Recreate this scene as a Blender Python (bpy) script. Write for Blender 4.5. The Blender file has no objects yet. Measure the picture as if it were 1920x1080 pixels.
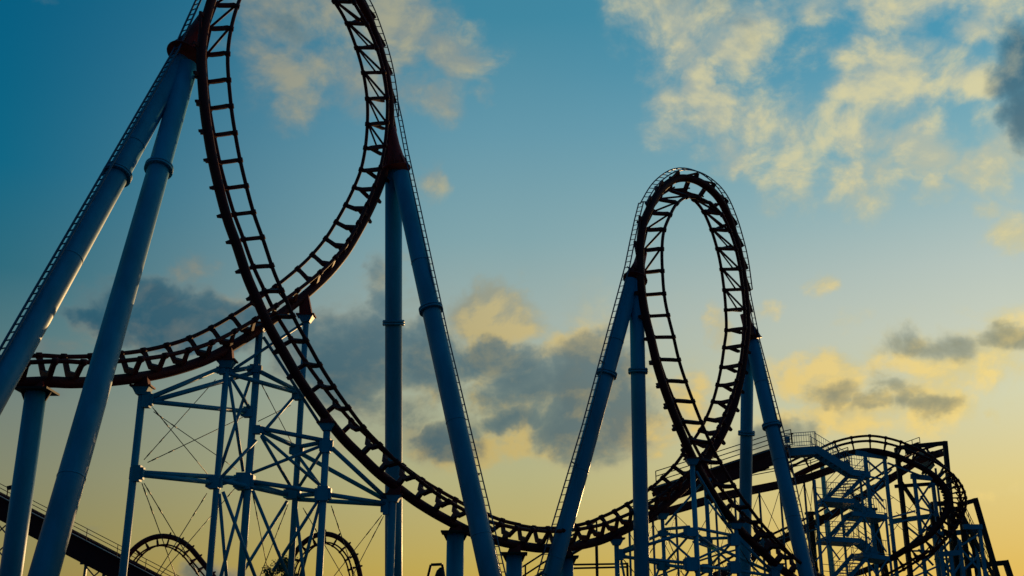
import bpy, math, random
from mathutils import Vector, Matrix
random.seed(7)
R = math.radians
scene = bpy.context.scene

# ------------------------------------------------------------------ camera
F_PX, CX, CY = 2100.0, 960.0, 540.0
PITCH = math.atan(F_PX / 6190.0)
CAM = Vector((0, 0, 1.7))
FWD = Vector((0, math.cos(PITCH), math.sin(PITCH)))
UPV = Vector((0, -math.sin(PITCH), math.cos(PITCH)))
RGT = Vector((1, 0, 0))
cam_d = bpy.data.cameras.new("camera")
cam_d.sensor_width = 36.0
cam_d.lens = 36.0 * F_PX / 1920.0
cam_d.clip_start, cam_d.clip_end = 0.1, 20000
cam = bpy.data.objects.new("camera", cam_d)
cam.location = CAM
cam.rotation_euler = (R(90) + PITCH, 0, 0)
scene.collection.objects.link(cam)
scene.camera = cam
scene.view_settings.view_transform = 'Standard'
scene.view_settings.look = 'None'
scene.view_settings.exposure = 0.07
scene.view_settings.gamma = 1
scene.cycles.max_bounces = 5


def ray(px, py):
    return FWD + RGT * ((px - CX) / F_PX) + UPV * ((CY - py) / F_PX)


def P(px, py, Y):
    d = ray(px, py)
    return CAM + d * (Y / d.y)


def azel(px, py):
    d = ray(px, py).normalized()
    return math.degrees(math.atan2(d.x, d.y)), math.degrees(math.asin(d.z))


def lin(c):
    out = []
    for v in c:
        v /= 255.0
        out.append(v / 12.92 if v <= 0.04045 else ((v + 0.055) / 1.055) ** 2.4)
    return out


# ------------------------------------------------------------------ sky
SUN_AZ, SUN_EL = 17.0, 4.0
world = bpy.data.worlds.new("World")
scene.world = world
world.use_nodes = True
nt = world.node_tree
nt.nodes.clear()
N, L = nt.nodes, nt.links


def nmath(op, a, b=None, c=None, clamp=False):
    n = N.new('ShaderNodeMath')
    n.operation = op
    n.use_clamp = clamp
    for i, v in enumerate((a, b, c)):
        if v is None:
            continue
        if isinstance(v, (int, float)):
            n.inputs[i].default_value = v
        else:
            L.new(v, n.inputs[i])
    return n.outputs[0]


def nrange(v, a, b, c, d, kind='SMOOTHSTEP'):
    n = N.new('ShaderNodeMapRange')
    n.interpolation_type = kind
    n.clamp = True if kind == 'LINEAR' else True
    L.new(v, n.inputs[0])
    for i, k in enumerate((a, b, c, d)):
        n.inputs[i + 1].default_value = k
    return n.outputs[0]


def nmix(f, a, b):
    n = N.new('ShaderNodeMix')
    n.data_type = 'RGBA'
    if isinstance(f, (int, float)):
        n.inputs[0].default_value = f
    else:
        L.new(f, n.inputs[0])
    for i, v in ((6, a), (7, b)):
        if isinstance(v, (list, tuple)):
            n.inputs[i].default_value = (*v, 1)
        else:
            L.new(v, n.inputs[i])
    return n.outputs[2]


tc = N.new('ShaderNodeTexCoord')
DIR = tc.outputs['Generated']
sep = N.new('ShaderNodeSeparateXYZ')
L.new(DIR, sep.inputs[0])
AZ = nmath('MULTIPLY', nmath('ARCTAN2', sep.outputs[0], sep.outputs[1]), 57.29578)
EL = nmath('MULTIPLY', nmath('ARCSINE', sep.outputs[2]), 57.29578)
EL60 = nmath('DIVIDE', EL, 60.0)


def el_ramp(x, stops, top):
    r = N.new('ShaderNodeValToRGB')
    cr = r.color_ramp
    cr.interpolation = 'EASE' if False else 'LINEAR'
    pts = [(max(0.0, azel(x, y)[1] / 60.0), lin(c)) for y, c in stops]
    pts.sort(key=lambda t: t[0])
    pts.append((1.0, lin(top)))
    while len(cr.elements) > 1:
        cr.elements.remove(cr.elements[-1])
    cr.elements[0].position = pts[0][0]
    cr.elements[0].color = (*pts[0][1], 1)
    for p, c in pts[1:]:
        e = cr.elements.new(p)
        e.color = (*c, 1)
    L.new(EL60, r.inputs[0])
    return r.outputs[0]


SKY_L = [(1250, (170, 118, 52)), (1080, (146, 130, 76)), (980, (135, 131, 90)), (880, (126, 130, 106)), (750, (110, 125, 118)),
         (620, (72, 114, 122)), (500, (34, 103, 122)), (300, (0, 99, 129)), (24, (0, 93, 127))]
SKY_C = [(1250, (200, 140, 45)), (1070, (189, 165, 80)), (900, (177, 174, 125)), (780, (168, 175, 146)), (600, (157, 174, 167)),
         (450, (128, 164, 170)), (250, (98, 150, 168)), (33, (62, 133, 158))]
SKY_R = [(1250, (225, 155, 55)), (1060, (217, 182, 92)), (900, (219, 200, 131)), (740, (208, 208, 173)), (600, (196, 203, 186)),
         (480, (179, 194, 187)), (250, (124, 171, 182)), (30, (72, 148, 176))]
rl, rc, rr = el_ramp(0, SKY_L, (0, 70, 110)), el_ramp(985, SKY_C, (10, 88, 128)), el_ramp(1880, SKY_R, (20, 100, 140))
a0, a1, a2 = azel(60, 540)[0], azel(985, 540)[0], azel(1880, 540)[0]
aL = azel(-140, 540)[0]
base = nmix(nrange(AZ, a1, a2, 0, 1, 'LINEAR'), nmix(nrange(AZ, aL, a1, 0, 1, 'SMOOTHSTEP'), rl, rc), rr)

# clouds: soft blobs in azimuth / elevation, broken up by noise on the direction
def warp_noise(scale, amp_x, amp_y):
    n = N.new('ShaderNodeTexNoise')
    n.inputs['Scale'].default_value = scale
    n.inputs['Detail'].default_value = 4.0
    n.inputs['Roughness'].default_value = 0.6
    L.new(DIR, n.inputs['Vector'])
    sb = N.new('ShaderNodeVectorMath')
    sb.operation = 'SUBTRACT'
    L.new(n.outputs['Color'], sb.inputs[0])
    sb.inputs[1].default_value = (0.5, 0.5, 0.5)
    ml = N.new('ShaderNodeVectorMath')
    ml.operation = 'MULTIPLY'
    L.new(sb.outputs[0], ml.inputs[0])
    ml.inputs[1].default_value = (amp_x, amp_y, 0.0)
    return ml.outputs[0]


def vadd(a, b):
    n = N.new('ShaderNodeVectorMath')
    n.operation = 'ADD'
    L.new(a, n.inputs[0])
    L.new(b, n.inputs[1])
    return n.outputs[0]


comb = N.new('ShaderNodeCombineXYZ')
L.new(AZ, comb.inputs[0])
L.new(EL, comb.inputs[1])
WP = vadd(vadd(comb.outputs[0], warp_noise(8.0, 3.4, 2.8)), warp_noise(28.0, 2.4, 1.9))

# x0, y0, x1, y1, strength: where the thin sun-lit cloud and the thick shaded cloud lie
LIGHT = [
    (450, -160, 720, 120, .9), (450, 60, 600, 215, .62), (560, 60, 720, 200, .85), (505, 140, 600, 240, .75), (660, -60, 830, 180, .8), (700, 100, 820, 190, .62),
    (780, 45, 925, 160, .8), (780, 160, 870, 228, .72), (890, 162, 938, 200, .68), (770, 290, 830, 370, .5), 
    (1170, -40, 1330, 130, .95), (1240, 40, 1320, 130, 1.0), (1190, 90, 1250, 170, .6), (1270, 90, 1330, 190, .8), (1330, -30, 1480, 110, .95), (1205, 150, 1310, 265, .62),
    (1300, 155, 1400, 270, .68), (1390, 130, 1540, 320, .85), (1440, 240, 1550, 390, .78), (1550, 75, 1780, 205, .85), (1540, 180, 1660, 300, .9), (1650, 220, 1830, 320, .82),
    (1530, 300, 1660, 415, .78), (1600, -50, 1830, 70, .95), (1790, -10, 1910, 70, .85), (1750, 115, 1890, 190, .8), (1805, 185, 1935, 345, .95), (1820, 375, 1890, 415, .62),
    (1860, 395, 1960, 470, .85), (1310, 260, 1460, 330, .55), (1440, 60, 1580, 150, .6), (1470, -60, 1620, 60, .7), (1700, 330, 1800, 390, .5), (1600, 130, 1730, 250, .5),
    (885, 540, 1010, 640, 1.15), (640, 575, 730, 670, .7), (770, 710, 850, 775, .75), (860, 725, 930, 775, .7), (1020, 635, 1130, 710, .9), (870, 800, 1060, 865, .8),
    (1110, 770, 1240, 850, .85), (1140, 680, 1200, 730, .7), (560, 560, 1280, 860, .3), (730, 760, 900, 860, .62), (690, 460, 790, 600, .55), (1260, 720, 1330, 800, .7),
     (620, 700, 760, 830, .5),
    (150, 580, 260, 660, .5), (340, 480, 420, 525, .6), (420, 555, 540, 640, .6), (220, 610, 420, 690, .55), (60, 640, 180, 690, .45), (280, 545, 360, 600, .5),
    (1450, 680, 1610, 750, 1.25), (1470, 735, 1720, 805, 1.2), (1690, 690, 1810, 800, 1.1), (1690, 655, 1850, 720, 1.05), (1800, 575, 1960, 715, 1.15), (1512, 520, 1562, 556, .65), (1415, 570, 1470, 612, .62),
    (1330, 590, 1372, 660, .6), (1500, 795, 1560, 830, .7), (1620, 690, 1800, 790, .8), (1650, 610, 1830, 700, .7), (1530, 590, 1640, 640, .38), (1690, 600, 1760, 650, .55),
    (310, 1055, 500, 1120, .4), (60, 975, 200, 996, .45), (1810, 915, 1960, 950, .4), (80, -10, 150, 6, .3), (60, 725, 170, 755, .4), (1850, 760, 1880, 790, .4),
]
DARKS = [
    (1215, -70, 1345, 50, .62), (1335, -60, 1435, 95, .68), (1480, 15, 1570, 70, .4), (1862, 40, 1980, 190, 1.0), (1880, 120, 1980, 265, .95), (1888, 185, 1980, 285, .8),
    (480, 20, 620, 90, .5), (560, -120, 700, 20, .6),
    (850, 640, 1030, 725, 1.5), (760, 650, 900, 730, 1.1), (1020, 650, 1130, 740, 1.2), (995, 650, 1210, 835, 1.5), (890, 655, 1090, 790, 1.2), (575, 590, 740, 760, 1.3), (735, 610, 870, 735, 1.3), (785, 800, 900, 855, .95), (905, 765, 1040, 822, 1.0),
    (1180, 720, 1270, 810, .85), (680, 480, 740, 580, .7), (600, 720, 800, 790, .75), (540, 600, 620, 690, .8),
    (225, 540, 440, 630, 1.35), (150, 575, 270, 625, .8), (400, 560, 520, 620, .8), (520, 570, 600, 640, .7), (300, 610, 470, 650, .6),
    (1655, 618, 1760, 676, .95), (1705, 622, 1835, 684, .95), (1830, 600, 1945, 650, .85), (1515, 716, 1610, 755, .8), (1632, 684, 1718, 745, 1.0), (1655, 700, 1758, 768, 1.05), (1700, 732, 1800, 776, .95), (1570, 730, 1700, 768, .9), (1395, 785, 1515, 850, 1.2),
    (350, 1062, 470, 1110, .5),
]


def after(vec, val):
    """the same vector, evaluated after val (keeps the number of live values small)"""
    n = N.new('ShaderNodeVectorMath')
    n.operation = 'MULTIPLY_ADD'
    L.new(val, n.inputs[0])
    n.inputs[1].default_value = (1e-9, 1e-9, 0)
    L.new(vec, n.inputs[2])
    return n.outputs[0]


def field(vec, boxes, fine, grow):
    total = None
    for i_, (x0, y0, x1, y1, amp) in enumerate(boxes):
        if i_ and i_ % 12 == 0:
            vec = after(vec, total)
        cx, cy, rx, ry = (x0 + x1) / 2, (y0 + y1) / 2, (x1 - x0) / 2, (y1 - y0) / 2
        a, e = azel(cx, cy)
        ax = azel(cx + 10, cy)[0] - a
        ey = azel(cx, cy - 10)[1] - e
        m = N.new('ShaderNodeVectorMath')
        m.operation = 'MULTIPLY_ADD'
        L.new(vec, m.inputs[0])
        kx, ky = 1 / (abs(ax) * rx / 10 * grow), 1 / (abs(ey) * ry / 10 * grow)
        m.inputs[1].default_value = (kx, ky, 0)
        m.inputs[2].default_value = (-a * kx, -e * ky, 0)
        ln = N.new('ShaderNodeVectorMath')
        ln.operation = 'LENGTH'
        L.new(m.outputs[0], ln.inputs[0])
        g = nrange(ln.outputs['Value'], 0.05, 1, amp, 0, 'SMOOTHSTEP')
        total = g if total is None else nmath('MAXIMUM', total, g)
    mod = nrange(total, 0.0, 0.3, 0, 1)
    return nmath('ADD', total, nmath('MULTIPLY', fine, mod))


flat = N.new('ShaderNodeVectorMath')
flat.operation = 'MULTIPLY'
L.new(DIR, flat.inputs[0])
flat.inputs[1].default_value = (1.0, 1.0, 1.35)
DIRF = flat.outputs[0]


def fine_noise(off, scale=14.0, amp=2.9, detail=10.0, rough=0.59, dist=0.22):
    v = N.new('ShaderNodeVectorMath')
    v.operation = 'ADD'
    L.new(DIRF, v.inputs[0])
    v.inputs[1].default_value = off
    n = N.new('ShaderNodeTexNoise')
    n.inputs['Distortion'].default_value = dist
    n.inputs['Scale'].default_value = scale
    n.inputs['Detail'].default_value = detail
    n.inputs['Roughness'].default_value = rough
    L.new(v.outputs[0], n.inputs['Vector'])
    return nmath('MULTIPLY', nmath('SUBTRACT', n.outputs['Fac'], 0.5), amp)


s_dir = Vector((math.sin(R(SUN_AZ)) * math.cos(R(SUN_EL)), math.cos(R(SUN_AZ)) * math.cos(R(SUN_EL)), math.sin(R(SUN_EL))))
fn0 = fine_noise((0, 0, 0))
fn1 = fine_noise((0.008, 0.0, -0.013))
fn2 = fine_noise((3.1, 1.7, 0.4), 13.0, 2.3, 10.0, 0.58, 0.3)
d_light = field(WP, LIGHT, fn0, 2.0)
d_dark = field(after(WP, d_light), DARKS, fn2, 1.95)
a_light = nrange(d_light, 0.06, 0.98, 0, 1)
a_dark = nrange(d_dark, 0.0, 0.5, 0, 1)
core = nrange(d_dark, 0.08, 0.72, 0, 1)
azn = nrange(AZ, a0, a2, 0, 1, 'LINEAR')
right = nrange(azn, 0.5, 0.74, 0.4, 1)
soft = nrange(d_dark, 0.02, 1.15, 0, 0.95)
a_dark = nmath('ADD', nmath('MULTIPLY', a_dark, nmath('SUBTRACT', 1.0, right)), nmath('MULTIPLY', soft, right))


def az_ramp(stops):
    r = N.new('ShaderNodeValToRGB')
    cr = r.color_ramp
    cr.elements[0].position, cr.elements[0].color = stops[0][0], (*lin(stops[0][1]), 1)
    cr.elements[1].position, cr.elements[1].color = stops[-1][0], (*lin(stops[-1][1]), 1)
    for p, c in stops[1:-1]:
        e = cr.elements.new(p)
        e.color = (*lin(c), 1)
    L.new(azn, r.inputs[0])
    return r.outputs[0]


hi_gold = az_ramp([(0, (96, 126, 132)), (.2, (150, 150, 132)), (.45, (180, 176, 142)), (.62, (210, 202, 158)), (1, (220, 210, 160))])
hi_grey = az_ramp([(0, (80, 118, 130)), (.2, (122, 136, 136)), (.45, (140, 150, 144)), (.62, (160, 170, 160)), (1, (176, 184, 168))])
lo_gold = az_ramp([(0, (120, 122, 114)), (.25, (150, 138, 112)), (.45, (190, 168, 104)), (.7, (222, 192, 112)), (1, (240, 212, 128))])
lo_grey = az_ramp([(0, (92, 114, 118)), (.25, (112, 122, 116)), (.45, (128, 134, 118)), (.7, (176, 172, 138)), (1, (206, 196, 140))])
lowmix = nrange(EL, 13, 25, 0, 1, 'LINEAR')
gold = nmix(lowmix, lo_gold, hi_gold)
grey = nmix(lowmix, lo_grey, hi_grey)
relief = nmath('SUBTRACT', fn0, fn1)
fn3 = fine_noise((7.3, 2.2, 5.1), 9.0, 2.4, 3.0, 0.5, 0.3)
lit = nrange(nmath('ADD', nmath('MULTIPLY', relief, 1.3), nmath('ADD', fn3, nmath('MULTIPLY', d_light, 0.45))), -0.1, 1.15, 0, 1, 'SMOOTHSTEP')
lit = nmath('ADD', lit, nmath('MULTIPLY', nmath('SUBTRACT', 1.0, lowmix), 0.35), clamp=True)
thin = nmix(lit, grey, gold)
slate_lo = az_ramp([(0, (8, 74, 98)), (.2, (26, 80, 100)), (.45, (58, 93, 106)), (.65, (86, 108, 112)), (.8, (118, 126, 112)), (1, (130, 134, 112))])
slate = nmix(lowmix, slate_lo, az_ramp([(0, (10, 80, 104)), (.3, (96, 124, 132)), (.62, (112, 134, 138)), (.85, (100, 130, 140)), (1, (62, 102, 120))]))
sky_col = nmix(nmath('MULTIPLY', a_light, 0.88), base, thin)
rimcol = nmix(lit, grey, gold)
light_side = nmix(nrange(relief, -0.05, 0.5, 0, 0.30, 'LINEAR'), slate, rimcol)
sky_col = nmix(nmath('MULTIPLY', a_dark, 0.92), sky_col, nmix(core, rimcol, light_side))

# the half of the sky behind the camera is the dim blue of dusk
back = nrange(sep.outputs[1], 0.45, -0.35, 0, 1)
BACK_COL = (0.006, 0.078, 0.165)
sky_col = nmix(back, sky_col, BACK_COL)

nish = N.new('ShaderNodeTexSky')
nish.sky_type = 'NISHITA'
nish.sun_disc = False
nish.sun_elevation = R(SUN_EL)
nish.sun_rotation = R(SUN_AZ)
nb = N.new('ShaderNodeVectorMath')
nb.operation = 'SCALE'
L.new(nish.outputs[0], nb.inputs[0])
nb.inputs['Scale'].default_value = 0.06
sky_col = nmix(0.03, sky_col, nb.outputs[0])
bg = N.new('ShaderNodeBackground')
bg.inputs[1].default_value = 1.0
L.new(sky_col, bg.inputs[0])
wo = N.new('ShaderNodeOutputWorld')
L.new(bg.outputs[0], wo.inputs[0])

# ------------------------------------------------------------------ sun
sun_d = bpy.data.lights.new("sun", 'SUN')
sun_d.energy = 2.8
sun_d.angle = R(0.5)
sun_d.color = (1.0, 0.62, 0.26)
sun = bpy.data.objects.new("sun", sun_d)
sun.rotation_euler = s_dir.to_track_quat('Z', 'Y').to_euler()
sun.location = (40, 60, 40)
scene.collection.objects.link(sun)

# ------------------------------------------------------------------ materials


def paint(name, col, rough=0.4, metal=0.0, var=0.25, scale=1.3, streak=True, coat=0.0, bump=0.02, spec=.5):
    m = bpy.data.materials.new(name)
    m.use_nodes = True
    n, l = m.node_tree.nodes, m.node_tree.links
    b = n['Principled BSDF']
    t = n.new('ShaderNodeTexCoord')
    mp = n.new('ShaderNodeMapping')
    mp.inputs[3].default_value = (1, 1, 0.22 if streak else 1)
    l.new(t.outputs['Object'], mp.inputs[0])
    no = n.new('ShaderNodeTexNoise')
    no.inputs['Scale'].default_value = scale
    no.inputs['Detail'].default_value = 7
    no.inputs['Roughness'].default_value = 0.65
    l.new(mp.outputs[0], no.inputs['Vector'])
    r = n.new('ShaderNodeValToRGB')
    r.color_ramp.elements[0].position, r.color_ramp.elements[1].position = 0.28, 0.75
    r.color_ramp.elements[0].color = (*[c * (1 - var) for c in col], 1)
    r.color_ramp.elements[1].color = (*[min(1, c * (1 + var * 0.6)) for c in col], 1)
    l.new(no.outputs['Fac'], r.inputs[0])
    l.new(r.outputs[0], b.inputs['Base Color'])
    rr_ = n.new('ShaderNodeMapRange')
    rr_.inputs[3].default_value, rr_.inputs[4].default_value = rough - 0.08, rough + 0.14
    l.new(no.outputs['Fac'], rr_.inputs[0])
    l.new(rr_.outputs[0], b.inputs['Roughness'])
    b.inputs['Metallic'].default_value = metal
    b.inputs['Specular IOR Level'].default_value = spec
    if coat:
        b.inputs['Coat Weight'].default_value = coat
        b.inputs['Coat Roughness'].default_value = 0.2
    if bump:
        n2 = n.new('ShaderNodeTexNoise')
        n2.inputs['Scale'].default_value = 14
        n2.inputs['Detail'].default_value = 4
        l.new(t.outputs['Object'], n2.inputs['Vector'])
        bu = n.new('ShaderNodeBump')
        bu.inputs['Strength'].default_value = 0.12
        bu.inputs['Distance'].default_value = bump
        l.new(n2.outputs['Fac'], bu.inputs['Height'])
        l.new(bu.outputs[0], b.inputs['Normal'])
    return m


BLUE = paint("blue_tube_paint", (0.006, 0.215, 0.34), 0.45, var=0.36, scale=.9, spec=.38)
BLUE2 = paint("blue_steel_paint", (0.010, 0.22, 0.33), 0.5, var=0.3, scale=2, spec=.38)
RED = paint("red_track_paint", (0.10, 0.005, 0.005), 0.62, var=0.35, scale=2, spec=.22)
RED_LIT = paint("red_track_paint_lit", (0.25, 0.012, 0.010), 0.6, var=0.3, scale=2, spec=.25)  # same red as the track, brightened: light on the saddles' facing sides, in the colour
DARK = paint("dark_steel_paint", (0.018, 0.014, 0.014), 0.6, var=0.3, scale=2, spec=.25)
CABLE = paint("cable_steel", (0.05, 0.05, 0.04), 0.45, metal=0.6, var=0.2, bump=0)
GREY = paint("grey_galvanised", (0.10, 0.12, 0.13), 0.5, metal=0.4, var=0.2)
LADDER = paint("ladder_steel", (0.05, 0.08, 0.13), 0.45, metal=0.3, var=0.2)
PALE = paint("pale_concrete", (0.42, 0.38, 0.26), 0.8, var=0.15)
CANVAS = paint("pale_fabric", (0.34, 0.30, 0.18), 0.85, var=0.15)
LEAF = paint("leaf_green", (0.035, 0.06, 0.02), 0.7, var=0.4, streak=False, bump=0)
BARK = paint("bark_brown", (0.09, 0.06, 0.04), 0.9, var=0.3)
GROUND = paint("dry_ground", (0.06, 0.06, 0.045), 0.95, var=0.4, scale=0.2, streak=False)

# ------------------------------------------------------------------ mesh helpers


class MB:
    def __init__(self):
        self.v, self.f, self.s = [], [], []

    def tube(self, pts, r, n=10, cap=True, closed=False):
        pts = [Vector(p) for p in pts]
        m = len(pts)
        rs = r if isinstance(r, (list, tuple)) else [r] * m
        T = []
        for i in range(m):
            a, b = pts[max(0, i - 1)], pts[min(m - 1, i + 1)]
            d = (b - a)
            T.append(d.normalized() if d.length > 1e-9 else Vector((0, 0, 1)))
        ref = Vector((0, 0, 1)) if abs(T[0].z) < 0.9 else Vector((0, 1, 0))
        u = (ref - T[0] * ref.dot(T[0])).normalized()
        base = len(self.v)
        for i in range(m):
            u = (u - T[i] * u.dot(T[i]))
            u = u.normalized() if u.length > 1e-6 else T[i].orthogonal().normalized()
            w = T[i].cross(u)
            for k in range(n):
                a = 2 * math.pi * k / n
                self.v.append(pts[i] + (u * math.cos(a) + w * math.sin(a)) * rs[i])
        for i in range(m - 1):
            for k in range(n):
                k2 = (k + 1) % n
                self.f.append((base + i * n + k, base + i * n + k2, base + (i + 1) * n + k2, base + (i + 1) * n + k))
                self.s.append(True)
        if cap:
            self.f.append(tuple(base + k for k in reversed(range(n))))
            self.f.append(tuple(base + (m - 1) * n + k for k in range(n)))
            self.s += [False, False]
        return self

    def box(self, c, ax, ay, az):
        """centre and three half-axis vectors"""
        b = len(self.v)
        for i in (-1, 1):
            for j in (-1, 1):
                for k in (-1, 1):
                    self.v.append(c + ax * i + ay * j + az * k)
        for q in ((0, 1, 3, 2), (4, 6, 7, 5), (0, 4, 5, 1), (2, 3, 7, 6), (0, 2, 6, 4), (1, 5, 7, 3)):
            self.f.append(tuple(b + t for t in q))
            self.s.append(False)
        return self

    def beam(self, p0, p1, w, h, up=Vector((0, 0, 1))):
        p0, p1 = Vector(p0), Vector(p1)
        d = p1 - p0
        t = d.normalized()
        if abs(t.dot(up)) > 0.97:
            up = Vector((0, 1, 0))
        s = t.cross(up).normalized()
        u = s.cross(t).normalized()
        return self.box((p0 + p1) / 2, d / 2, s * w / 2, u * h / 2)

    def loft(self, rings, smooth=False):
        n = len(rings[0])
        b = len(self.v)
        for rg in rings:
            self.v += [Vector(p) for p in rg]
        for i in range(len(rings) - 1):
            for k in range(n):
                k2 = (k + 1) % n
                self.f.append((b + i * n + k, b + i * n + k2, b + (i + 1) * n + k2, b + (i + 1) * n + k))
                self.s.append(smooth)
        self.f.append(tuple(b + k for k in reversed(range(n))))
        self.f.append(tuple(b + (len(rings) - 1) * n + k for k in range(n)))
        self.s += [False, False]
        return self

    def build(self, name, mat, parent=None, origin=None):
        o0 = origin if origin is not None else root_loc(parent)
        me = bpy.data.meshes.new(name)
        me.from_pydata([tuple(p - o0) for p in self.v], [], self.f)
        me.polygons.foreach_set('use_smooth', self.s)
        me.materials.append(mat)
        me.validate()
        me.update()
        o = bpy.data.objects.new(name, me)
        scene.collection.objects.link(o)
        if parent is not None:
            o.parent = parent
        elif origin is not None:
            o.location = origin
        return o


def root_loc(o):
    while o is not None and o.parent is not None:
        o = o.parent
    return o.location.copy() if o is not None else Vector((0, 0, 0))


def thing(name, label, cat, loc, group=None):
    o = bpy.data.objects.new(name, None)
    o.empty_display_size = 0.5
    o.location = loc
    scene.collection.objects.link(o)
    o['label'], o['category'] = label, cat
    if group:
        o['group'] = group
    return o


def catmull(pts, sub):
    """pts: Vectors. returns samples, with sub steps per span"""
    out = []
    n = len(pts)
    for i in range(n - 1):
        p0 = pts[i - 1] if i > 0 else pts[0] * 2 - pts[1]
        p1, p2 = pts[i], pts[i + 1]
        p3 = pts[i + 2] if i + 2 < n else pts[-1] * 2 - pts[-2]
        for k in range(sub):
            t = k / sub
            out.append(0.5 * ((2 * p1) + (p2 - p0) * t + (2 * p0 - 5 * p1 + 4 * p2 - p3) * t * t + (3 * p1 - p0 - 3 * p2 + p3) * t ** 3))
    out.append(pts[-1].copy())
    return out


# ------------------------------------------------------------------ ground
g = MB()
s_ = 6000
g.v = [Vector((-s_, -s_, 0)), Vector((s_, -s_, 0)), Vector((s_, s_, 0)), Vector((-s_, s_, 0))]
g.f, g.s = [(0, 1, 2, 3)], [False]
go = g.build("ground", GROUND)
go['kind'] = 'structure'

# ------------------------------------------------------------------ track builder


def track_frames(ctrl, gauge, sub):
    """ctrl rows: px, py, Y, dx, dy (right rail minus left rail, in photo pixels)"""
    C = [P(c[0], c[1], c[2]) for c in ctrl]
    W = []
    for c, p in zip(ctrl, C):
        k = F_PX / (p - CAM).dot(FWD)
        lx, ly = c[3] / k / gauge, c[4] / k / gauge
        m = math.hypot(lx, ly)
        if m > 0.97:
            lx, ly = lx * 0.97 / m, ly * 0.97 / m
            m = 0.97
        view = (p - CAM).normalized()
        dz = -math.sqrt(1 - m * m)
        W.append((RGT * lx + UPV * ly + view * dz).normalized())
    for _ in range(2):
        W = [((W[max(0, i - 1)] + W[i] * 2 + W[min(len(W) - 1, i + 1)]) / 4).normalized() for i in range(len(W))]
    Cs, Ws = catmull(C, sub), catmull(W, sub)
    fr = []
    n = len(Cs)
    for i in range(n):
        T = (Cs[min(n - 1, i + 1)] - Cs[max(0, i - 1)]).normalized()
        w = Ws[i].normalized()
        w = (w - T * w.dot(T) * .45).normalized()
        fr.append((Cs[i], T, w, w.cross(T).normalized()))
    return fr


def make_track(name, label, ctrl, gauge=1.42, h=0.80, rs=0.20, rr=0.080, dip=None, sub=6, ties=True, loop=None, brace=None, ladder=None,
               group=None, mat=None, tie_w=0.085, loc=None, seg=10):
    mat = mat or RED
    rows = [c[:5] for c in ctrl]
    fr = track_frames(rows, gauge, sub)
    loc = loc or Vector((fr[0][0].x, fr[0][0].y, 0))
    root = thing(name, label, 'coaster track', loc, group)
    sp = MB()
    sp.tube([c - n * h for c, t, w, n in fr], rs, 14)
    sp.build('spine', mat, root)
    for sgn in (-1, 1):
        MB().tube([c + w * sgn * gauge / 2 for c, t, w, n in fr], rr, seg).build('rail', mat, root)
    # ties
    idx = []
    for i in range(len(ctrl) - 1):
        nt_ = ctrl[i][5] if len(ctrl[i]) > 5 else 1
        for k in range(nt_):
            idx.append((i + k / nt_) * sub)
    loop = loop or (1e9, 1e9)
    brace = brace or (1e9, 1e9)
    F = []
    for x in idx:
        i = int(x)
        f = x - i
        a, b = fr[i], fr[min(len(fr) - 1, i + 1)]
        F.append(tuple(a[q].lerp(b[q], f) for q in range(4)))
    th = tie_w
    for j, (c, t, w, n) in enumerate(F):
        m = MB()
        g2 = gauge / 2
        xr = idx[j] / sub
        dp = .42
        if dip:
            dp = dip[-1][1]
            for (x0, d0), (x1, d1) in zip(dip, dip[1:]):
                if x0 <= xr <= x1:
                    dp = d0 + (d1 - d0) * (xr - x0) / (x1 - x0)
                    break
        pts = [c - w * g2 * 1.08 - n * 0.02, c - w * g2 * 0.86 - n * 0.10, c - w * g2 * 0.42 - n * h * dp, c + w * g2 * 0.42 - n * h * dp,
               c + w * g2 * 0.86 - n * 0.10, c + w * g2 * 1.08 - n * 0.02]
        hw = [0.09, 0.11, 0.15, 0.15, 0.11, 0.09]
        if dp < .3:
            hw = [q * .72 for q in hw]
        rings = []
        for p, q in zip(pts, hw):
            a = t * th
            u = n * q * 0.55 * (min(h, .8) / 0.66)
            rings.append([p - a - u, p + a - u, p + a + u, p - a + u])
        m.loft(rings)
        m.box(c - n * (h * (dp + .98) / 2) - w * (0.0 if dp > .3 else g2 * .62), t * th * 0.8, w * (0.17 if dp > .3 else .10), n * h * (1.0 - dp) * .5)
        for sg in (-1, 1):
            m.tube([c + w * sg * g2 - t * 0.09, c + w * sg * g2 + t * 0.09], rr * 1.45, 8)
        x = idx[j] / sub
        if loop[0] <= x <= loop[1]:
            e = c - n * (h + 0.40)
            m.loft([[c - n * (h - .05) - t * .16 - w * .07, c - n * (h - .05) + t * .16 - w * .07, c - n * (h - .05) + t * .16 + w * .07, c - n * (h - .05) - t * .16 + w * .07],
                    [e - t * .06 - w * .06, e + t * .06 - w * .06, e + t * .06 + w * .06, e - t * .06 + w * .06]])
        m.build('tie', mat, root)
    for j in range(len(F) - 1):
        x = idx[j] / sub
        if brace[0] <= x <= brace[1]:
            a, b = F[j], F[j + 1]
            g2 = gauge / 2
            MB().tube([a[0] + a[2] * g2 * .9 - a[3] * .04, b[0] - b[2] * g2 * .9 - b[3] * .04], .055, 8).build('diagonal_brace', mat, root)
            MB().tube([a[0] - a[2] * g2 * .2 - a[3] * h * .4, b[0] - b[2] * g2 * .96 - b[3] * .03], .045, 8).build('diagonal_brace', mat, root)
            MB().tube([a[0] - a[3] * (h + .38), b[0] - b[3] * (h + .05)], .06, 8).build('outer_brace', mat, root)
    if ladder:
        i0, i1 = int(ladder[0] * sub), int(ladder[1] * sub)
        path = [(c - n * (h + .46), w, n) for c, t, w, n in fr[i0:i1 + 1]]
        build_ladder([p for p, w, n in path], [w for p, w, n in path], 0.36, root, off=-0.1, r=.034)
    return root, fr, F


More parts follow.
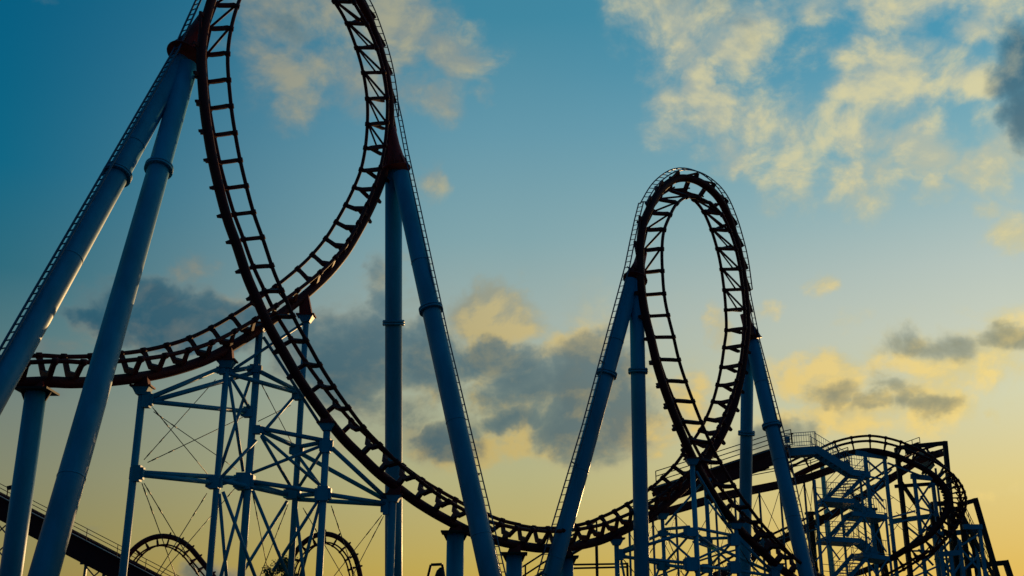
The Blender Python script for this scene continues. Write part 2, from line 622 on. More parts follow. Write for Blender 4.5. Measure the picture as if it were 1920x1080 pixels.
def build_ladder(pts, ws, width, root, off=0.0, r=0.026, pitch=0.34, brackets=None):
    m = MB()
    for sg in (-1, 1):
        m.tube([p + w * (off + sg * width / 2) for p, w in zip(pts, ws)], r, 6)
    acc = 0.0
    for i in range(len(pts) - 1):
        a, b = pts[i], pts[i + 1]
        d = (b - a).length
        while acc < d:
            f = acc / d
            p, w = a.lerp(b, f), ws[i].lerp(ws[i + 1], f).normalized()
            m.tube([p + w * (off - width / 2), p + w * (off + width / 2)], r * .62, 5, cap=False)
            acc += pitch
        acc -= d
    for p0, p1 in (brackets or []):
        m.tube([p0, p1], r * 1.1, 5)
    return m.build('ladder', LADDER, root)


# ------------------------------------------------------------------ the two-loop course
# px, py, Y, dx, dy, tie intervals to the next row
COURSE_A = [
    (-120, 684, 34.6, 44, -12, 2), (-20, 677, 35.5, 44, -12, 2), (88, 672, 36.4, 44, -12, 1), (138, 674, 37.0, 44, -12, 1),
    (188, 673, 37.7, 43, -12, 1), (245, 668, 38.4, 43, -12, 1), (289, 662, 39.1, 42, -11, 1), (333, 652, 39.8, 42, -11, 1), (376, 638, 40.5, 42, -11, 1),
    (418, 618, 41.3, 41, -10, 1), (456, 596, 42.1, 41, -10, 1), (496, 570, 42.9, 41, -11, 1), (537, 541, 43.7, 40, -11, 1),
    (579, 507, 44.5, 40, -11, 1), (607, 480, 45.1, 40, -12, 1), (632, 449, 45.7, 40, -11, 1), (651, 417, 46.2, 39, -9, 1),
    (668, 384, 46.6, 38, -8, 1), (683, 350, 46.9, 36, -4, 1), (695, 316, 47.1, 35, -2, 1), (703, 275, 47.2, 35, -3, 1), (707, 231, 47.2, 37, -5, 1),
    (707, 184, 47.0, 39, -7, 1), (700, 136, 46.7, 41, -12, 1), (687, 90, 46.3, 42, -15, 1), (669, 45, 45.8, 43, -18, 1), (645, 4, 45.2, 45, -18, 1),
    (615, -38, 44.7, 46, -18, 1), (578, -76, 44.2, 46, -15, 1), (538, -96, 43.8, 46, -14, 1), (497, -92, 43.2, 46, -13, 1), (460, -66, 42.5, 46, -13, 1),
    (436, -27, 41.9, 45, -13, 1), (421, 12, 41.4, 44, -12, 1), (411, 55, 41.1, 43, -11, 1), (406, 103, 41.0, 42, -10, 1), (408, 153, 41.0, 43, -10, 1),
    (413, 202, 41.0, 43, -10, 1), (421, 252, 41.1, 43, -10, 1), (431, 303, 41.25, 42, -10, 1), (443, 351, 41.4, 42, -11, 1), (457, 400, 41.6, 41, -11, 1),
    (474, 447, 41.8, 41, -12, 1), (492, 499, 42.0, 40, -13, 1), (512, 545, 42.25, 39, -15, 1), (534, 592, 42.5, 38, -16, 1), (560, 637, 42.8, 36, -16, 1),
    (586, 681, 43.1, 34, -18, 1), (613, 721, 43.45, 32, -19, 1), (641, 759, 43.8, 31, -20, 1), (670, 795, 44.2, 30, -20, 1), (702, 827, 44.6, 27, -21, 1),
    (734, 858, 45.0, 25, -20, 1), (766, 883, 45.5, 22, -20, 1), (800, 909, 46.0, 20, -21, 1), (833, 930, 46.3, 18, -21, 1), (865, 948, 46.9, 17, -20, 1),
    (896, 964, 47.5, 17, -19, 1), (925, 974, 48.1, 16, -15, 1), (955, 983, 48.7, 18, -11, 1), (985, 989, 49.3, 19, -8, 1)]
COURSE_B = [
    (985, 989, 49.3, 19, -8, 1), (1015, 993, 49.8, 20, -6, 1), (1042, 993, 50.3, 22, -4, 1), (1068, 991, 50.8, 23, -3, 1),
    (1093, 987, 51.3, 24, -3, 1), (1118, 981, 51.8, 25, -3, 1), (1143, 971, 52.2, 26, -4, 1), (1168, 960, 52.6, 27, -4, 1), (1192, 947, 53.0, 28, -4, 1),
    (1215, 933, 53.4, 29, -4, 1), (1238, 916, 53.8, 30, -4, 1), (1260, 897, 54.1, 31, -4, 1), (1281, 876, 54.4, 32, -4, 1), (1299, 852, 54.7, 33, -4, 1),
    (1317, 826, 55.0, 33, 0, 1), (1330, 804, 55.2, 32, 6, 1), (1341, 781, 55.4, 32, 10, 1), (1354, 749, 55.6, 33, 8, 1),
    (1363, 718, 55.7, 33, 7, 1), (1370, 685, 55.8, 33, 6, 1), (1375, 649, 55.8, 31, 4, 1), (1379, 617, 55.8, 31, 1, 1), (1378, 580, 55.7, 31, -1, 1),
    (1375, 543, 55.5, 31, -3, 1), (1370, 505, 55.3, 32, -6, 1), (1362, 467, 55.0, 32, -8, 1), (1351, 432, 54.7, 33, -11, 1), (1336, 400, 54.3, 34, -13, 1),
    (1317, 379, 53.9, 36, -14, 1), (1293, 365, 53.5, 37, -14, 1), (1268, 363, 53.1, 37, -13, 1), (1248, 378, 52.5, 34, -11, 1), (1236, 402, 52.0, 31, -9, 1),
    (1226, 432, 51.6, 31, -7, 1), (1223, 469, 51.4, 31, -6, 1), (1224, 510, 51.3, 31, -5, 1), (1227, 552, 51.3, 33, -6, 1),
    (1234, 592, 51.4, 35, -7, 1), (1244, 632, 51.5, 35, -8, 1), (1254, 674, 51.7, 35, -10, 1), (1267, 714, 51.9, 35, -10, 1), (1281, 751, 52.1, 35, -11, 1),
    (1297, 790, 52.3, 34, -12, 1), (1313, 825, 52.5, 33, -14, 1), (1332, 862, 52.8, 34, -15, 1), (1358, 906, 53.15, 34, -14, 1),
    (1386, 944, 53.5, 33, -14, 1), (1408, 970, 53.7, 31, -16, 1), (1431, 993, 54.1, 27, -18, 1), (1452, 1013, 54.5, 25, -19, 1), (1472, 1033, 54.9, 24, -18, 1),
    (1497, 1052, 55.4, 20, -16, 1), (1525, 1072, 56.0, 20, -14, 1), (1556, 1090, 56.6, 20, -13, 1), (1590, 1104, 57.2, 20, -12, 1), (1630, 1114, 58, 20, -11, 1)]
ra, frA, FA = make_track('loop_track', 'tall dark red steel loop with open ties rising out of the top of the picture', COURSE_A,
                         dip=[(0, .68), (12, .64), (17, .34), (20, .08), (44, .06), (50, .28), (58, .5), (68, .62)], loop=(17, 47), brace=(19.9, 34.9), ladder=(21.6, 32.4), group='vertical loops of the coaster')
rb, frB, FB = make_track('loop_track', 'smaller complete dark red vertical loop with a ladder over its crown', COURSE_B,
                         dip=[(0, .62), (10, .62), (15, .4), (21, .08), (40, .06), (46, .28), (60, .5)], loop=(12, 47), brace=(21.9, 34.9), ladder=(23, 32.6), group='vertical loops of the coaster')

# ------------------------------------------------------------------ leaning supports of the loops


def to_ground(p0, p1):
    d = (p1 - p0)
    return p0 + d * (-p0.z / d.z)


def frustum(m, a, b, ra_, rb_, n=14):
    m.tube([a, b], [ra_, rb_], n)


def loop_support(label, cat, top, legs, spine_pt, ladder, group='leaning tube supports of the loops', flange_y=None, saddle_r=.42):
    """legs: list of (pixel lower point tuple (px,py,Y), radius, [flange pixel ys], top point)"""
    b0 = to_ground(legs[0][0], legs[0][1])
    root = thing('loop_support', label, cat, Vector((b0.x, b0.y, 0)), group)
    for tp, lo, r, fl, welds in legs:
        foot = to_ground(tp, lo)
        leg = MB().tube([tp, tp.lerp(foot, .33), tp.lerp(foot, .66), foot], r, 32).build('leg', BLUE, root)
        ax = (foot - tp).normalized()
        for f in fl:
            c = tp.lerp(foot, f)
            m = MB()
            m.tube([c - ax * .10, c - ax * .012], r + .12, 32)
            m.tube([c + ax * .012, c + ax * .10], r + .12, 32)
            u = ax.orthogonal().normalized()
            w = ax.cross(u)
            for k in range(24):
                a = 2 * math.pi * k / 24
                q = c + (u * math.cos(a) + w * math.sin(a)) * (r + .075)
                m.tube([q - ax * .14, q + ax * .14], .022, 6)
            m.build('flange', BLUE, leg)
        for f in welds:
            c = tp.lerp(foot, f)
            MB().tube([c - ax * .02, c + ax * .02], r + .012, 32).build('weld_seam', BLUE, leg)
        MB().tube([foot, foot + Vector((0, 0, .06))], r + .3, 20).build('base_plate', GREY, leg)
    # red saddle between the leg heads and the spine
    m = MB()
    axis = (top - spine_pt)
    t = axis.normalized()
    r0_ = legs[0][2]
    m.tube([top + t * .16, top + t * .10], r0_ * 1.72, 24)
    m.tube([top + t * .10, top - t * .25, top.lerp(spine_pt, .55), spine_pt], [r0_ * 1.5, r0_ * 1.2, r0_ * .82, .25], 20)
    u = t.orthogonal().normalized()
    w = t.cross(u)
    for k in range(8):
        a = 2 * math.pi * k / 8
        d = u * math.cos(a) + w * math.sin(a)
        q = d.cross(t) * .02
        m.loft([[top + t * .10 + d * r0_ * .9 - q, top + t * .10 + d * r0_ * .9 + q, top + t * .10 + d * r0_ * 1.66 + q, top + t * .10 + d * r0_ * 1.66 - q],
                [top - t * .5 + d * r0_ * .8 - q, top - t * .5 + d * r0_ * .8 + q, top - t * .5 + d * r0_ * 1.12 + q, top - t * .5 + d * r0_ * 1.12 - q]])
    m.build('saddle', RED_LIT, root)
    if ladder:
        pts, wid, ldir, br = ladder
        end = to_ground(pts[-2], pts[-1])
        pts = pts + [end]
        dense = []
        for i in range(len(pts) - 1):
            for k in range(6):
                dense.append(pts[i].lerp(pts[i + 1], k / 6))
        dense.append(pts[-1])
        build_ladder(dense, [ldir] * len(dense), wid, root, brackets=br, r=.042 if wid > .3 else .032)
    return root


def ladder_brackets(pts, leg_a, leg_b, every=5.2):
    out = []
    d = (pts[-1] - pts[0])
    n = max(2, int(d.length / every))
    for k in range(n + 1):
        p = pts[0].lerp(pts[-1], k / n)
        t = (leg_b - leg_a).normalized()
        q = leg_a + t * (p - leg_a).dot(t)
        out.append((p, q))
    return out


# loop 1, near side
T1 = P(346, 98, 41.0)
la_t, la_l = P(338, 116, 41.0), P(102, 540, 34.9)
lb_t, lb_l = P(352, 125, 40.9), P(115, 962, 33.0)
lad1 = [P(388, -34, 41.9), P(371, 2, 41.3), P(351, 46, 40.8), P(330, 94, 40.4), P(72, 540, 34.3)]
loop_support('thickest blue A-frame of two leaning tubes at the left edge with a ladder', 'support', T1,
             [(la_t, la_l, .41, [.262], [.2, .42]), (lb_t, lb_l, .41, [.226], [.72])], P(383, 32, 41.8),
             (lad1, .34, Vector((.86, -.5, 0)).normalized(), ladder_brackets(lad1[3:], la_t, la_l, 4)))
# loop 1, far side
T2 = P(742, 312, 47.9)
lc_t, lc_l = P(738, 320, 48.2), P(738, 1000, 52.6)
ld_t, ld_l = P(752, 328, 47.8), P(888, 940, 44.6)
lad2 = [P(742, 186, 47.8), P(751, 226, 47.5), P(762, 284, 47.2), P(839, 640, 46.0), P(899, 890, 45.0)]
loop_support('blue A-frame in the middle, one upright and one leaning tube, ladder on its right', 'support', T2,
             [(lc_t, lc_l, .40, [.29], []), (ld_t, ld_l, .41, [.30], [.2, .52, .72])], P(732, 240, 47.9),
             (lad2, .17, Vector((1, 0, 0)), ladder_brackets(lad2[3:], ld_t, ld_l, 4.2)))
# loop 2, near side
T3 = P(1192, 520, 51.2)
le_t, le_l = P(1186, 526, 51.1), P(1061, 982, 50.0)
lf_t, lf_l = P(1193, 528, 51.1), P(1203, 1049, 52.2)
lad3 = [P(1202, 380, 52.2), P(1195, 408, 51.7), P(1186, 450, 51.1), P(1176, 500, 50.7), P(1097, 795, 49.9), P(1014, 1072, 49.2)]
loop_support('blue A-frame left of the smaller loop, one tube upright and the other leaning left', 'support', T3,
             [(lf_t, lf_l, .35, [.225], []), (le_t, le_l, .365, [.245], [.16, .48, .68])], P(1204, 474, 51.7),
             (lad3, .26, Vector((.86, -.5, 0)).normalized(), ladder_brackets(lad3[3:], le_t, le_l, 4.2)))
# loop 2, far side
T4 = P(1408, 632, 57.0)
lg_t, lg_l = P(1402, 640, 57.2), P(1397, 1000, 59.5)
lh_t, lh_l = P(1410, 640, 56.9), P(1500, 1026, 55.0)
lad4 = [P(1400, 530, 56.8), P(1409, 575, 56.7), P(1422, 640, 56.6), P(1473, 835, 55.6), P(1506, 985, 55.0)]
loop_support('blue A-frame right of the smaller loop, its upright tube paired with one leaning right', 'support', T4,
             [(lg_t, lg_l, .325, [.26], []), (lh_t, lh_l, .37, [.26], [.13, .36, .52])], P(1396, 588, 56.8),
             (lad4, .17, Vector((1, 0, 0)), ladder_brackets(lad4[2:], lh_t, lh_l, 4.2)))

# ------------------------------------------------------------------ single round columns


def column(label, px, py, Y, r, track_pt, group='single blue columns under the low track'):
    top = P(px, py, Y)
    root = thing('support_column', label, 'column', Vector((top.x, top.y, 0)), group)
    MB().tube([Vector((top.x, top.y, 0)), top], r, 32).build('tube', BLUE, root)
    m = MB()
    m.box(top + Vector((0, 0, .03)), Vector((r + .22, 0, 0)), Vector((0, r + .22, 0)), Vector((0, 0, .035)))
    for sx in (-1, 1):
        m.loft([[top + Vector((sx * r, -.03, -.02)), top + Vector((sx * r, .03, -.02)), top + Vector((sx * (r + .16), .03, -.02)), top + Vector((sx * (r + .16), -.03, -.02))],
                [top + Vector((sx * r, -.03, -.3)), top + Vector((sx * r, .03, -.3)), top + Vector((sx * (r + .02), .03, -.3)), top + Vector((sx * (r + .02), -.03, -.3))]])
    m.build('cap_plate', DARK, root)
    m = MB()
    h = .5
    a = top + Vector((0, 0, .065))
    m.loft([[a + Vector((-.3, -.22, 0)), a + Vector((.3, -.22, 0)), a + Vector((.3, .22, 0)), a + Vector((-.3, .22, 0))],
            [track_pt + Vector((-.2, -.16, 0)), track_pt + Vector((.2, -.16, 0)), track_pt + Vector((.2, .16, 0)), track_pt + Vector((-.2, .16, 0))]])
    m.build('saddle', RED_LIT, root)
    m = MB()
    f = Vector((top.x, top.y, 0))
    m.tube([f, f + Vector((0, 0, .05))], r + .25, 24)
    m.build('base_plate', GREY, root)
    return root


def spine_at(fr, px, h=.80):
    best, bd = None, 1e9
    for c, t, w, n in fr:
        p = c - n * h
        d = p - CAM
        x = CX + F_PX * d.dot(RGT) / d.dot(FWD)
        y = CY - F_PX * d.dot(UPV) / d.dot(FWD)
        if y > 500 and abs(x - px) < bd:
            best, bd = p, abs(x - px)
    return best


for label, px, py, r in (('blue column with a wide cap at the far left, between the legs of the thickest A-frame', 68, 735, .345),
                         ('blue column under the lowest dip, left of its neighbour, the taller of the two', 854, 1000, .36),
                         ('short blue column under the bottom of the dip, right of the taller one', 964, 1040, .345),
                         ('blue column half hidden behind the leaning leg left of the smaller loop', 1062, 1046, .30)):
    s = spine_at(frA if px < 985 else frB, px)
    column(label, px, py, s.y, r, s)

# ------------------------------------------------------------------ lattice towers under the low track


def lattice(label, posts, nodes, beams, braces, cables, saddles, group, rp=.13, rb_=.09, rc_=.065):
    tops = {k: P(*v[:3]) for k, v in posts.items()}
    xs = [t.x for t in tops.values()]
    ys = [t.y for t in tops.values()]
    root = thing('lattice_tower', label, 'tower', Vector((sum(xs) / len(xs), sum(ys) / len(ys), 0)), group)
    for k, v in posts.items():
        t = tops[k]
        MB().tube([Vector((t.x, t.y, 0)), t], v[3] if len(v) > 3 else rp, 16).build('post', BLUE2, root)
    Yof = {k: v[2] for k, v in posts.items()}

    def at(px, py, key):
        return P(px, py, key if isinstance(key, (int, float)) else Yof[key])
    for px, py, key, sx, sz in nodes:
        c = at(px, py, key)
        m = MB()
        sx, sz = sx * .82, sz * .82
        m.box(c, Vector((sx, 0, 0)), Vector((0, sx, 0)), Vector((0, 0, sz)))
        for s1 in (-1, 1):
            m.box(c + Vector((s1 * (sx + .05), 0, 0)), Vector((.05, 0, 0)), Vector((0, sx * .7, 0)), Vector((0, 0, sz * .75)))
        m.build('gusset', BLUE2, root)
    for a, b in beams:
        MB().tube([at(*a), at(*b)], rb_, 12).build('beam', BLUE2, root)
    for a, b in braces:
        MB().tube([at(*a), at(*b)], rc_, 10).build('brace', BLUE2, root)
    for a, b in cables:
        p, q = at(*a), at(*b)
        m = MB().tube([p, q], .016, 6)
        d = (q - p)
        for f in (.04, .2):
            c = p + d * f
            m.tube([c, c + d.normalized() * .3], .024, 6)
        m.build('tie_rod', CABLE, root)
    for px, py, key, tp in saddles:
        c = at(px, py, key)
        m = MB()
        m.loft([[c + Vector((-.17, -.17, -.25)), c + Vector((.17, -.17, -.25)), c + Vector((.17, .17, -.25)), c + Vector((-.17, .17, -.25))],
                [c + Vector((-.32, -.25, .02)), c + Vector((.32, -.25, .02)), c + Vector((.32, .25, .02)), c + Vector((-.32, .25, .02))]])
        m.build('post_head', BLUE2, root)
        m = MB()
        m.box(c + Vector((0, 0, .05)), Vector((.38, 0, 0)), Vector((0, .3, 0)), Vector((0, 0, .03)))
        m.loft([[c + Vector((-.26, -.2, .08)), c + Vector((.26, -.2, .08)), c + Vector((.26, .2, .08)), c + Vector((-.26, .2, .08))],
                [tp + Vector((-.2, -.16, 0)), tp + Vector((.2, -.16, 0)), tp + Vector((.2, .16, 0)), tp + Vector((-.2, .16, 0))]])
        m.build('saddle', RED_LIT, root)
    return root


YA = {k: spine_at(frA, x).y for k, x in (('p1', 268), ('p2', 424), ('p3', 486))}
sa1, sa2, sa3 = spine_at(frA[:14 * 6], 267), spine_at(frA[:14 * 6], 424), spine_at(frA[:14 * 6], 487)
sa4 = spine_at(frA[:16 * 6], 572)
sa5, sa6 = spine_at(frA[40 * 6:], 613), spine_at(frA[40 * 6:], 742)
posts1 = {'p1': (267, 738, sa1.y, .135), 'p2': (425, 690, sa2.y, .12), 'p3': (487, 618, sa3.y, .145), 'p4': (574, 603, sa4.y, .125),
          'p5': (613, 804, sa5.y, .14), 'p6': (736, 934, sa6.y, .16)}
lattice('blue lattice tower under the crossing of the tall loop, braced with thin rods', posts1,
        [(275, 750, 'p1', .17, .34), (257, 888, 'p1', .17, .34), (418, 694, 'p2', .17, .2), (402, 905, 'p2', .24, .28), (478, 692, 'p3', .22, .2), (466, 773, 'p3', .22, .24),
         (482, 806, 'p3', .18, .2), (458, 903, 'p3', .34, .38), (560, 742, 'p4', .2, .22), (556, 845, 'p4', .22, .22), (548, 926, 'p4', .28, .26), (612, 836, 'p5', .2, .34),
         (606, 926, 'p5', .26, .34), (724, 946, 'p6', .14, .5)],
        [((285, 744, 'p1'), (415, 690, 'p2')), ((285, 752, 'p1'), (474, 699, 'p3')), ((285, 753, 'p1'), (466, 772, 'p3')), ((262, 886, 'p1'), (452, 897, 'p3')),
         ((262, 890, 'p1'), (402, 905, 'p2')), ((410, 908, 'p2'), (450, 897, 'p3')), ((412, 900, 'p2'), (545, 930, 'p4')), ((466, 902, 'p3'), (605, 923, 'p5')),
         ((466, 906, 'p3'), (545, 928, 'p4')), ((552, 930, 'p4'), (605, 925, 'p5')), ((614, 927, 'p5'), (724, 944, 'p6')), ((556, 936, 'p4'), (724, 946, 'p6')),
         ((488, 803, 'p3'), (608, 826, 'p5')), ((490, 808, 'p3'), (556, 838, 'p4')), ((560, 838, 'p4'), (610, 828, 'p5')), ((620, 838, 'p5'), (726, 936, 'p6')),
         ((560, 848, 'p4'), (724, 938, 'p6')), ((488, 697, 'p3'), (560, 734, 'p4')), ((428, 700, 'p2'), (560, 737, 'p4')), ((428, 697, 'p2'), (478, 688, 'p3'))],
        [((440, 691, 'p2'), (566, 608, 'p4')), ((494, 632, 'p3'), (606, 805, 'p5')), ((551, 744, 'p4'), (492, 812, 'p3')), ((480, 826, 'p3'), (412, 898, 'p2')),
         ((433, 708, 'p2'), (472, 772, 'p3')), ((470, 708, 'p3'), (410, 890, 'p2')), ((429, 708, 'p2'), (456, 884, 'p3')), ((490, 818, 'p3'), (545, 912, 'p4')),
         ((490, 815, 'p3'), (600, 910, 'p5')), ((470, 888, 'p3'), (602, 836, 'p5')), ((560, 856, 'p4'), (598, 908, 'p5')), ((606, 842, 'p5'), (560, 914, 'p4')),
         ((418, 922, 'p2'), (490, 1112, 'p3')), ((456, 920, 'p3'), (404, 1120, 'p2')), ((411, 926, 'p2'), (430, 1140, 'p3')), ((474, 920, 'p3'), (548, 1100, 'p4')),
         ((538, 940, 'p4'), (432, 1110, 'p3')), ((598, 936, 'p5'), (512, 1070, 'p4')), ((554, 945, 'p4'), (574, 1120, 'p5')), ((600, 942, 'p5'), (556, 1110, 'p4'))],
        [((286, 764, 'p1'), (390, 890, 'p2')), ((288, 772, 'p1'), (444, 880, 'p3')), ((270, 862, 'p1'), (404, 712, 'p2')), ((277, 867, 'p1'), (456, 782, 'p3')),
         ((266, 906, 'p1'), (344, 1120, 'p2')), ((270, 906, 'p1'), (398, 1120, 'p3')), ((388, 925, 'p2'), (282, 1095, 'p1')), ((440, 916, 'p3'), (282, 1100, 'p1')),
         ((473, 922, 'p3'), (510, 1110, 'p5')), ((540, 946, 'p4'), (468, 1130, 'p3')), ((568, 952, 'p4'), (660, 1110, 'p6')), ((621, 948, 'p5'), (676, 1110, 'p6')),
         ((716, 966, 'p6'), (606, 1106, 'p5')), ((719, 968, 'p6'), (640, 1120, 'p5')), ((486, 712, 'p3'), (548, 832, 'p4')), ((545, 760, 'p4'), (484, 790, 'p3'))],
        [(267, 728, 'p1', sa1), (425, 679, 'p2', sa2), (487, 610, 'p3', sa3), (574, 594, 'p4', sa4), (613, 796, 'p5', sa5), (738, 930, 'p6', sa6)],
        'lattice towers under the low track')

sb1, sb2 = spine_at(frB[:12 * 6], 1157), spine_at(frB[:14 * 6], 1242)
sb3 = spine_at(frB[41 * 6:], 1306)
sb3 = spine_at(frB[10 * 6:16 * 6], 1318)
sb5, sb6 = spine_at(frB[42 * 6:], 1380), spine_at(frB[42 * 6:], 1456)
posts2 = {'q1': (1156, 1020, sb1.y, .115), 'q2': (1242, 974, sb2.y, .09), 'q3': (1298, 872, 51.6, .12), 'q4': (1323, 905, sb3.y, .105), 'q5': (1380, 990, sb5.y, .105),
          'q6': (1456, 1064, sb6.y, .15)}
lattice('blue lattice tower under the crossing of the smaller loop', posts2,
        [(1163, 1040, 'q1', .16, .3), (1243, 1000, 'q2', .18, .18), (1243, 1060, 'q2', .25, .28), (1295, 998, 'q3', .26, .24), (1296, 1058, 'q3', .3, .36), (1324, 1015, 'q4', .24, .26),
         (1376, 1012, 'q5', .22, .34), (1376, 1064, 'q5', .24, .34), (1452, 1076, 'q6', .2, .3), (1324, 1066, 'q4', .25, .25)],
        [((1164, 1034, 'q1'), (1240, 1001, 'q2')), ((1164, 1037, 'q1'), (1292, 997, 'q3')), ((1166, 1044, 'q1'), (1294, 1056, 'q3')), ((1166, 1042, 'q1'), (1240, 1058, 'q2')),
         ((1248, 992, 'q2'), (1292, 988, 'q3')), ((1304, 990, 'q3'), (1374, 1004, 'q5')), ((1246, 1058, 'q2'), (1296, 1068, 'q3')), ((1300, 1060, 'q3'), (1372, 1068, 'q5')),
         ((1304, 1000, 'q3'), (1345, 1030, 'q4')), ((1328, 1010, 'q4'), (1374, 1008, 'q5')), ((1384, 1010, 'q5'), (1448, 1072, 'q6')), ((1330, 1020, 'q4'), (1448, 1074, 'q6')),
         ((1384, 1070, 'q5'), (1448, 1080, 'q6')), ((1246, 1060, 'q2'), (1326, 1066, 'q4')), ((1248, 1000, 'q2'), (1322, 1014, 'q4'))],
        [((1248, 984, 'q2'), (1314, 908, 'q4')), ((1306, 884, 'q3'), (1374, 1000, 'q5')), ((1248, 1006, 'q2'), (1296, 1048, 'q3')), ((1292, 1004, 'q3'), (1250, 1052, 'q2')),
         ((1340, 1030, 'q4'), (1376, 1060, 'q5')), ((1372, 1018, 'q5'), (1330, 1062, 'q4')), ((1300, 1016, 'q3'), (1340, 1030, 'q4')), ((1302, 1050, 'q3'), (1372, 1018, 'q5')),
         ((1246, 1068, 'q2'), (1262, 1110, 'q3')), ((1290, 1072, 'q3'), (1256, 1130, 'q2')), ((1328, 940, 'q4'), (1372, 996, 'q5')), ((1236, 1066, 'q2'), (1222, 1100, 'q1')),
         ((1304, 1072, 'q3'), (1340, 1110, 'q5')), ((1370, 1076, 'q5'), (1330, 1120, 'q4')), ((1165, 1052, 'q1'), (1180, 1130, 'q2'))],
        [((1168, 1048, 'q1'), (1228, 1120, 'q2')), ((1252, 1010, 'q2'), (1290, 1100, 'q3')), ((1330, 1036, 'q4'), (1360, 1120, 'q5')), ((1388, 1030, 'q5'), (1440, 1110, 'q6')),
         ((1236, 1010, 'q2'), (1170, 1110, 'q1'))],
        [(1156, 1012, 'q1', sb1), (1242, 964, 'q2', sb2), (1298, 862, 'q3', spine_at(frB[40 * 6:46 * 6], 1304)), (1323, 897, 'q4', sb3), (1380, 982, 'q5', sb5), (1456, 1060, 'q6', sb6)],
        'lattice towers under the low track', rb_=.075, rc_=.055)

# ------------------------------------------------------------------ railings and stairs


def railing(pts, h, root, mat=GREY, rails=(1.0, .55), r=.022, pitch=1.2, name='railing', bal=None):
    m = MB()
    up = Vector((0, 0, h))
    for f in rails:
        m.tube([p + up * f for p in pts], r, 6)
    for i in range(len(pts) - 1):
        a, b = pts[i], pts[i + 1]
        n = max(1, int((b - a).length / pitch))
        for k in range(n + (1 if i == len(pts) - 2 else 0)):
            p = a.lerp(b, k / n)
            m.tube([p, p + up], r * 1.1, 6)
        if bal:
            n = max(1, int((b - a).length / bal))
            for k in range(1, n):
                p = a.lerp(b, k / n)
                m.tube([p + up * .08, p + up], r * .55, 4, cap=False)
    return m.build(name, mat, root)


def inclined_hill(name, label, cat, px_pts, Y, thick, w, rail_h, group=None, mat=RED, posts=None, slots=False, Y1=None):
    n = len(px_pts)
    ys = [Y + ((Y1 or Y) - Y) * i / (n - 1) for i in range(n)]
    pts = [P(x, y, yy) for (x, y), yy in zip(px_pts, ys)]
    root = thing(name, label, cat, Vector((pts[0].x, pts[0].y, 0)), group)
    back = Vector((0, w, 0))
    m = MB()
    for a, b in zip(pts, pts[1:]):
        t = (b - a).normalized()
        nrm = Vector((-t.z, 0, t.x)) if t.x > 0 else Vector((t.z, 0, -t.x))
        for off in (Vector((0, 0, 0)), back):
            m.beam(a - nrm * thick * .5 + off, b - nrm * thick * .5 + off, .18, thick * (0.42 if slots else 1.0))
            if slots:
                m.beam(a - nrm * thick * .12 + off, b - nrm * thick * .12 + off, .12, thick * .22)
        L_ = (b - a).length
        k = int(L_ / .9)
        for i in range(k + 1):
            c = a.lerp(b, i / max(1, k))
            m.beam(c - nrm * thick * .45, c - nrm * thick * .45 + back, .1, .12)
            if slots:
                m.beam(c, c - nrm * thick * .6, .1, .1)
    m.build('girder', mat, root)
    m = MB()
    for off in (.35, w - .35):
        m.tube([p + Vector((0, off, .12)) for p in pts], .07, 8)
    m.build('rail', RED, root)
    m = MB()
    for a, b in zip(pts, pts[1:]):
        m.beam(a + Vector((0, -.4, .02)), b + Vector((0, -.4, .02)), .7, .05)
    m.build('walkway', GREY, root)
    railing([p + Vector((0, -.72, .04)) for p in pts], rail_h, root, mat=DARK, rails=(1.0, .66, .33), r=.03, pitch=2.3)
    return root, pts


# low lift hill on the left
hl, hlp = inclined_hill('lift_hill', 'dark inclined lift hill with a handrail running down behind the leaning legs at lower left', 'lift hill',
                        [(-140, 858), (0, 930), (110, 987), (224, 1046), (330, 1101), (420, 1148)], 98, 1.75, 1.6, 1.0)
for px, py in ((8, 962), (180, 1050), (300, 1112)):
    t = P(px, py, 98.8)
    m = MB()
    for dx_ in (-1.0, 1.0):
        m.beam(Vector((t.x + dx_, t.y, 0)), Vector((t.x + dx_ * .8, t.y, t.z - .3)), .22, .22)
    m.beam(t + Vector((-1.3, 0, -.25)), t + Vector((1.3, 0, -.25)), .25, .25)
    zz = t.z - .4
    k = 0
    while zz > 2:
        m.beam(Vector((t.x - .95, t.y, zz)), Vector((t.x + .95, t.y, zz - 1.9)), .1, .1)
        m.beam(Vector((t.x + .95, t.y, zz)), Vector((t.x - .95, t.y, zz - 1.9)), .1, .1)
        zz -= 1.9
    m.build('trestle', GREY, hl)
q = P(13, 930, 97.4)
m = MB()
m.tube([q, q + Vector((0, 0, .75))], .05, 6)
lp = thing('floodlight', 'small floodlight on the handrail of the lift hill at the left edge', 'floodlight', q)
m.build('pole', DARK, lp)
m = MB()
m.box(q + Vector((.16, 0, .72)), Vector((.22, 0, .05)), Vector((0, .12, 0)), Vector((-.04, 0, .16)))
m.build('lamp_housing', DARK, lp)
m = MB()
m.box(q + Vector((.36, .0, .76)), Vector((.02, 0, .004)), Vector((0, .1, 0)), Vector((-.003, 0, .12)))
m.build('lamp_glass', GREY, lp)

# far small loops
far1 = [(243, 1130, 103, 9, 4, 1), (240, 1104, 103, 9, 4, 1), (243, 1078, 103, 9, 4, 1), (252, 1055, 103, 9, 3, 1), (264, 1040, 103, 9, 2, 1), (279, 1029, 103, 8, 1, 1), (296, 1023, 103, 7, 1, 1),
        (313, 1023, 103, 6, 2, 1), (330, 1029, 103, 5, 3, 1), (345, 1040, 103, 5, 4, 1), (358, 1055, 103, 5, 5, 1), (371, 1071, 103, 5, 6, 1), (383, 1086, 103, 6, 7, 1),
        (394, 1103, 103, 6, 7, 1), (402, 1124, 103, 6, 6, 1)]
